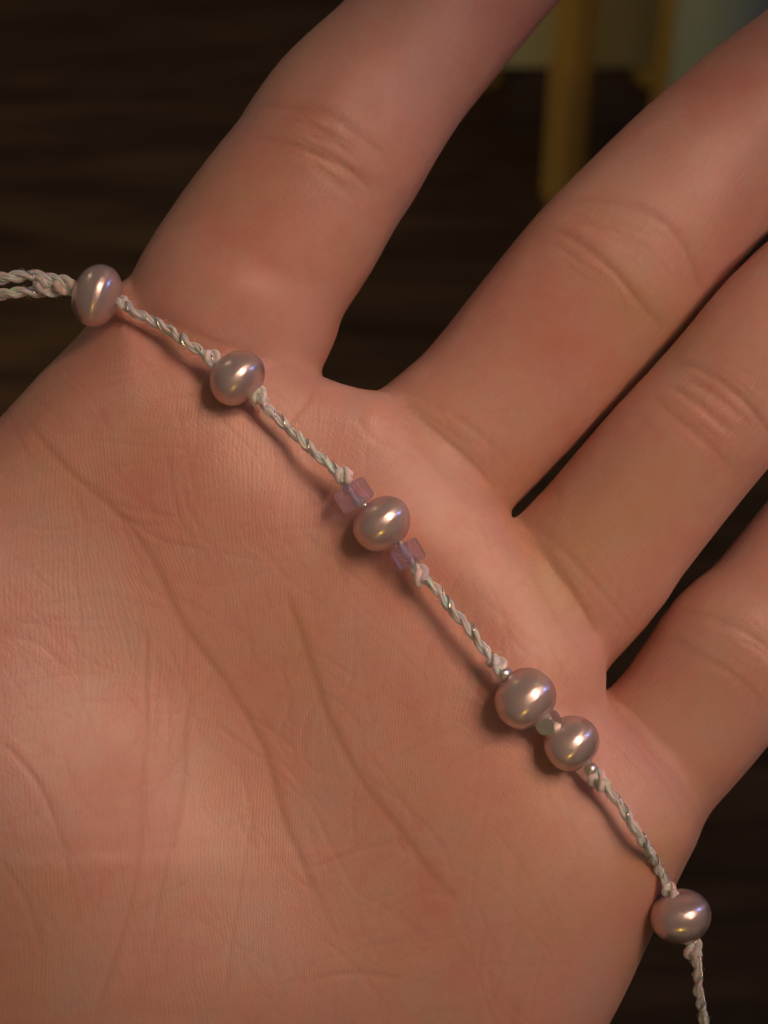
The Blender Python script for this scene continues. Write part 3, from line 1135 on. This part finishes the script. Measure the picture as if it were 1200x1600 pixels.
make_cord([(924, 1204, z5 - .2), (938, 1222, z5 - .2), (970, 1260, z5), (1002, 1311, z5 - .2), (1030, 1360, z6 + .8), (1050, 1398, z6 + .5), (1058, 1418, z6)], seed=4)
make_cord([(1070, 1452, z6), (1081, 1478, z6 - .3), (1088, 1510, z6 - 1), (1092, 1550, z6 - 2), (1099, 1600, z6 - 3.4), (1106, 1690, z6 - 6), (1112, 1800, z6 - 9), (1118, 2000, z6 - 15)], seed=5)
make_cord([(135, 455, z1), (108, 446, z1 - .1), (80, 436, z1 - .2), (45, 430, z1 - .2), (0, 435, z1 - .2), (-60, 440, z1), (-160, 430, z1 + .5), (-420, 400, z1 + 3)], 0.33, seed=6)
make_cord([(135, 458, z1), (108, 450, z1 - .4), (80, 455, z1 - .5), (40, 456, z1 - .6), (0, 460, z1 - .6), (-60, 468, z1 - .4), (-160, 470, z1), (-420, 440, z1 + 2)], 0.31, seed=7)
for i, (px, py, z, d, s) in enumerate([
        (185, 472, z1, (.9, .4), .86), (331, 559, z2, (.7, .6), .92), (405, 619, z2, (.5, .85), .95), (538, 743, zc1, (.7, .7), .95),
        (657, 899, zc2, (.5, .86), 1.0), (776, 1037, z4 - .1, (.6, .8), .95), (936, 1220, z5 - .2, (.5, .86), 1.05),
        (1047, 1393, z6 + .6, (.45, .9), .85), (1083, 1483, z6 - .4, (.2, .98), 1.05), (101, 446, z1 - .2, (1, .1), 1.05), (66, 443, z1 - .3, (.95, .1), 1.0)]):
    make_knot(px, py, z, d, s, i)

# ------------------------------------------------------------------ behind, out of focus
# a pale box raised on clear amber legs
G = table_point(877, 318)
stand = bpy.data.objects.new('display_stand', None)
col.objects.link(stand)
stand.location = G
tag(stand, 'pale olive box raised on clear amber glass legs, out of focus behind the fingers', 'stand')


def leg(x, y, height, rad):
    prof = [(0.0, 0.0), (rad * 0.55, 0.0), (rad * 0.9, 0.12), (rad, 0.35), (rad, height)]
    v, f = [], []
    n = 8
    for r_, zz in prof[1:]:
        for k in range(n):
            a = 2 * math.pi * k / n
            v.append((x + r_ * math.cos(a), y + r_ * math.sin(a), zz))
    for i in range(len(prof) - 2):
        for k in range(n):
            f.append((i * n + k, i * n + (k + 1) % n, (i + 1) * n + (k + 1) % n, (i + 1) * n + k))
    f.append(tuple(range(n))[::-1])
    f.append(tuple((len(prof) - 2) * n + k for k in range(n)))
    me = mesh_from('leg', v, f)
    me.polygons.foreach_set('use_smooth', [False] * len(me.polygons))
    return link('leg', me, M_AMBER, stand)


q0 = on_plane_y(877, 112, G.y + 0.5)
q1 = on_plane_y(780, 112, G.y + 0.5)
q2 = on_plane_y(1070, 112, G.y + 0.5)
legr = (table_point(910, 318) - table_point(845, 318)).length / 2
x2 = on_plane_y(1056, 112, G.y).x - G.x
boxb = q0.z
boxw0, boxw1 = q1.x - G.x - 0.6, q2.x - G.x
print('STAND', G, boxb, boxw0, boxw1, legr)
boxh = 7.0
for lx, ly in ((0, 0), (x2, 0), (boxw0 + 0.5, 4.0), (boxw1 - 0.1, 4.0)):
    leg(lx, ly, boxb + (boxh if ly == 0 else 0), legr)
bm = bmesh.new()
bmesh.ops.create_cube(bm, size=1, matrix=Matrix.Translation(((boxw0 + boxw1) / 2, legr + 0.1 + 2.2, boxb + boxh / 2)) @ Matrix.Diagonal((boxw1 - boxw0, 4.4, boxh, 1)))
bmesh.ops.bevel(bm, geom=bm.edges[:], offset=0.12, segments=3, affect='EDGES')
me = bpy.data.meshes.new('box')
bm.to_mesh(me)
bm.free()
link('box', me, M_BOX, stand)

# a pale green tumbler to its right
gp = on_plane_y(1112, 60, G.y - 0.4)
prof = [(0.02, 0.0), (0.75, 0.0), (0.9, 0.12), (0.95, 0.5), (1.05, 9.5), (1.0, 9.6), (0.93, 9.5), (0.82, 0.9), (0.6, 0.7), (0.02, 0.7)]
v, f = [], []
n = 40
for r_, zz in prof:
    for k in range(n):
        a = 2 * math.pi * k / n
        v.append((r_ * math.cos(a), r_ * math.sin(a), zz))
for i in range(len(prof) - 1):
    for k in range(n):
        f.append((i * n + k, i * n + (k + 1) % n, (i + 1) * n + (k + 1) % n, (i + 1) * n + k))
tum = link('glass_tumbler', mesh_from('glass_tumbler', v, f), M_GREEN)
tum.location = (gp.x + 0.25, gp.y, 0)
tag(tum, 'pale green glass tumbler beside the box on amber legs, out of focus', 'tumbler')

scene.render.engine = 'CYCLES'
scene.cycles.use_denoising = True
scene.cycles.max_bounces = 8
scene.cycles.diffuse_bounces = 3
scene.cycles.glossy_bounces = 3
scene.cycles.transmission_bounces = 6
scene.cycles.sample_clamp_indirect = 4.0
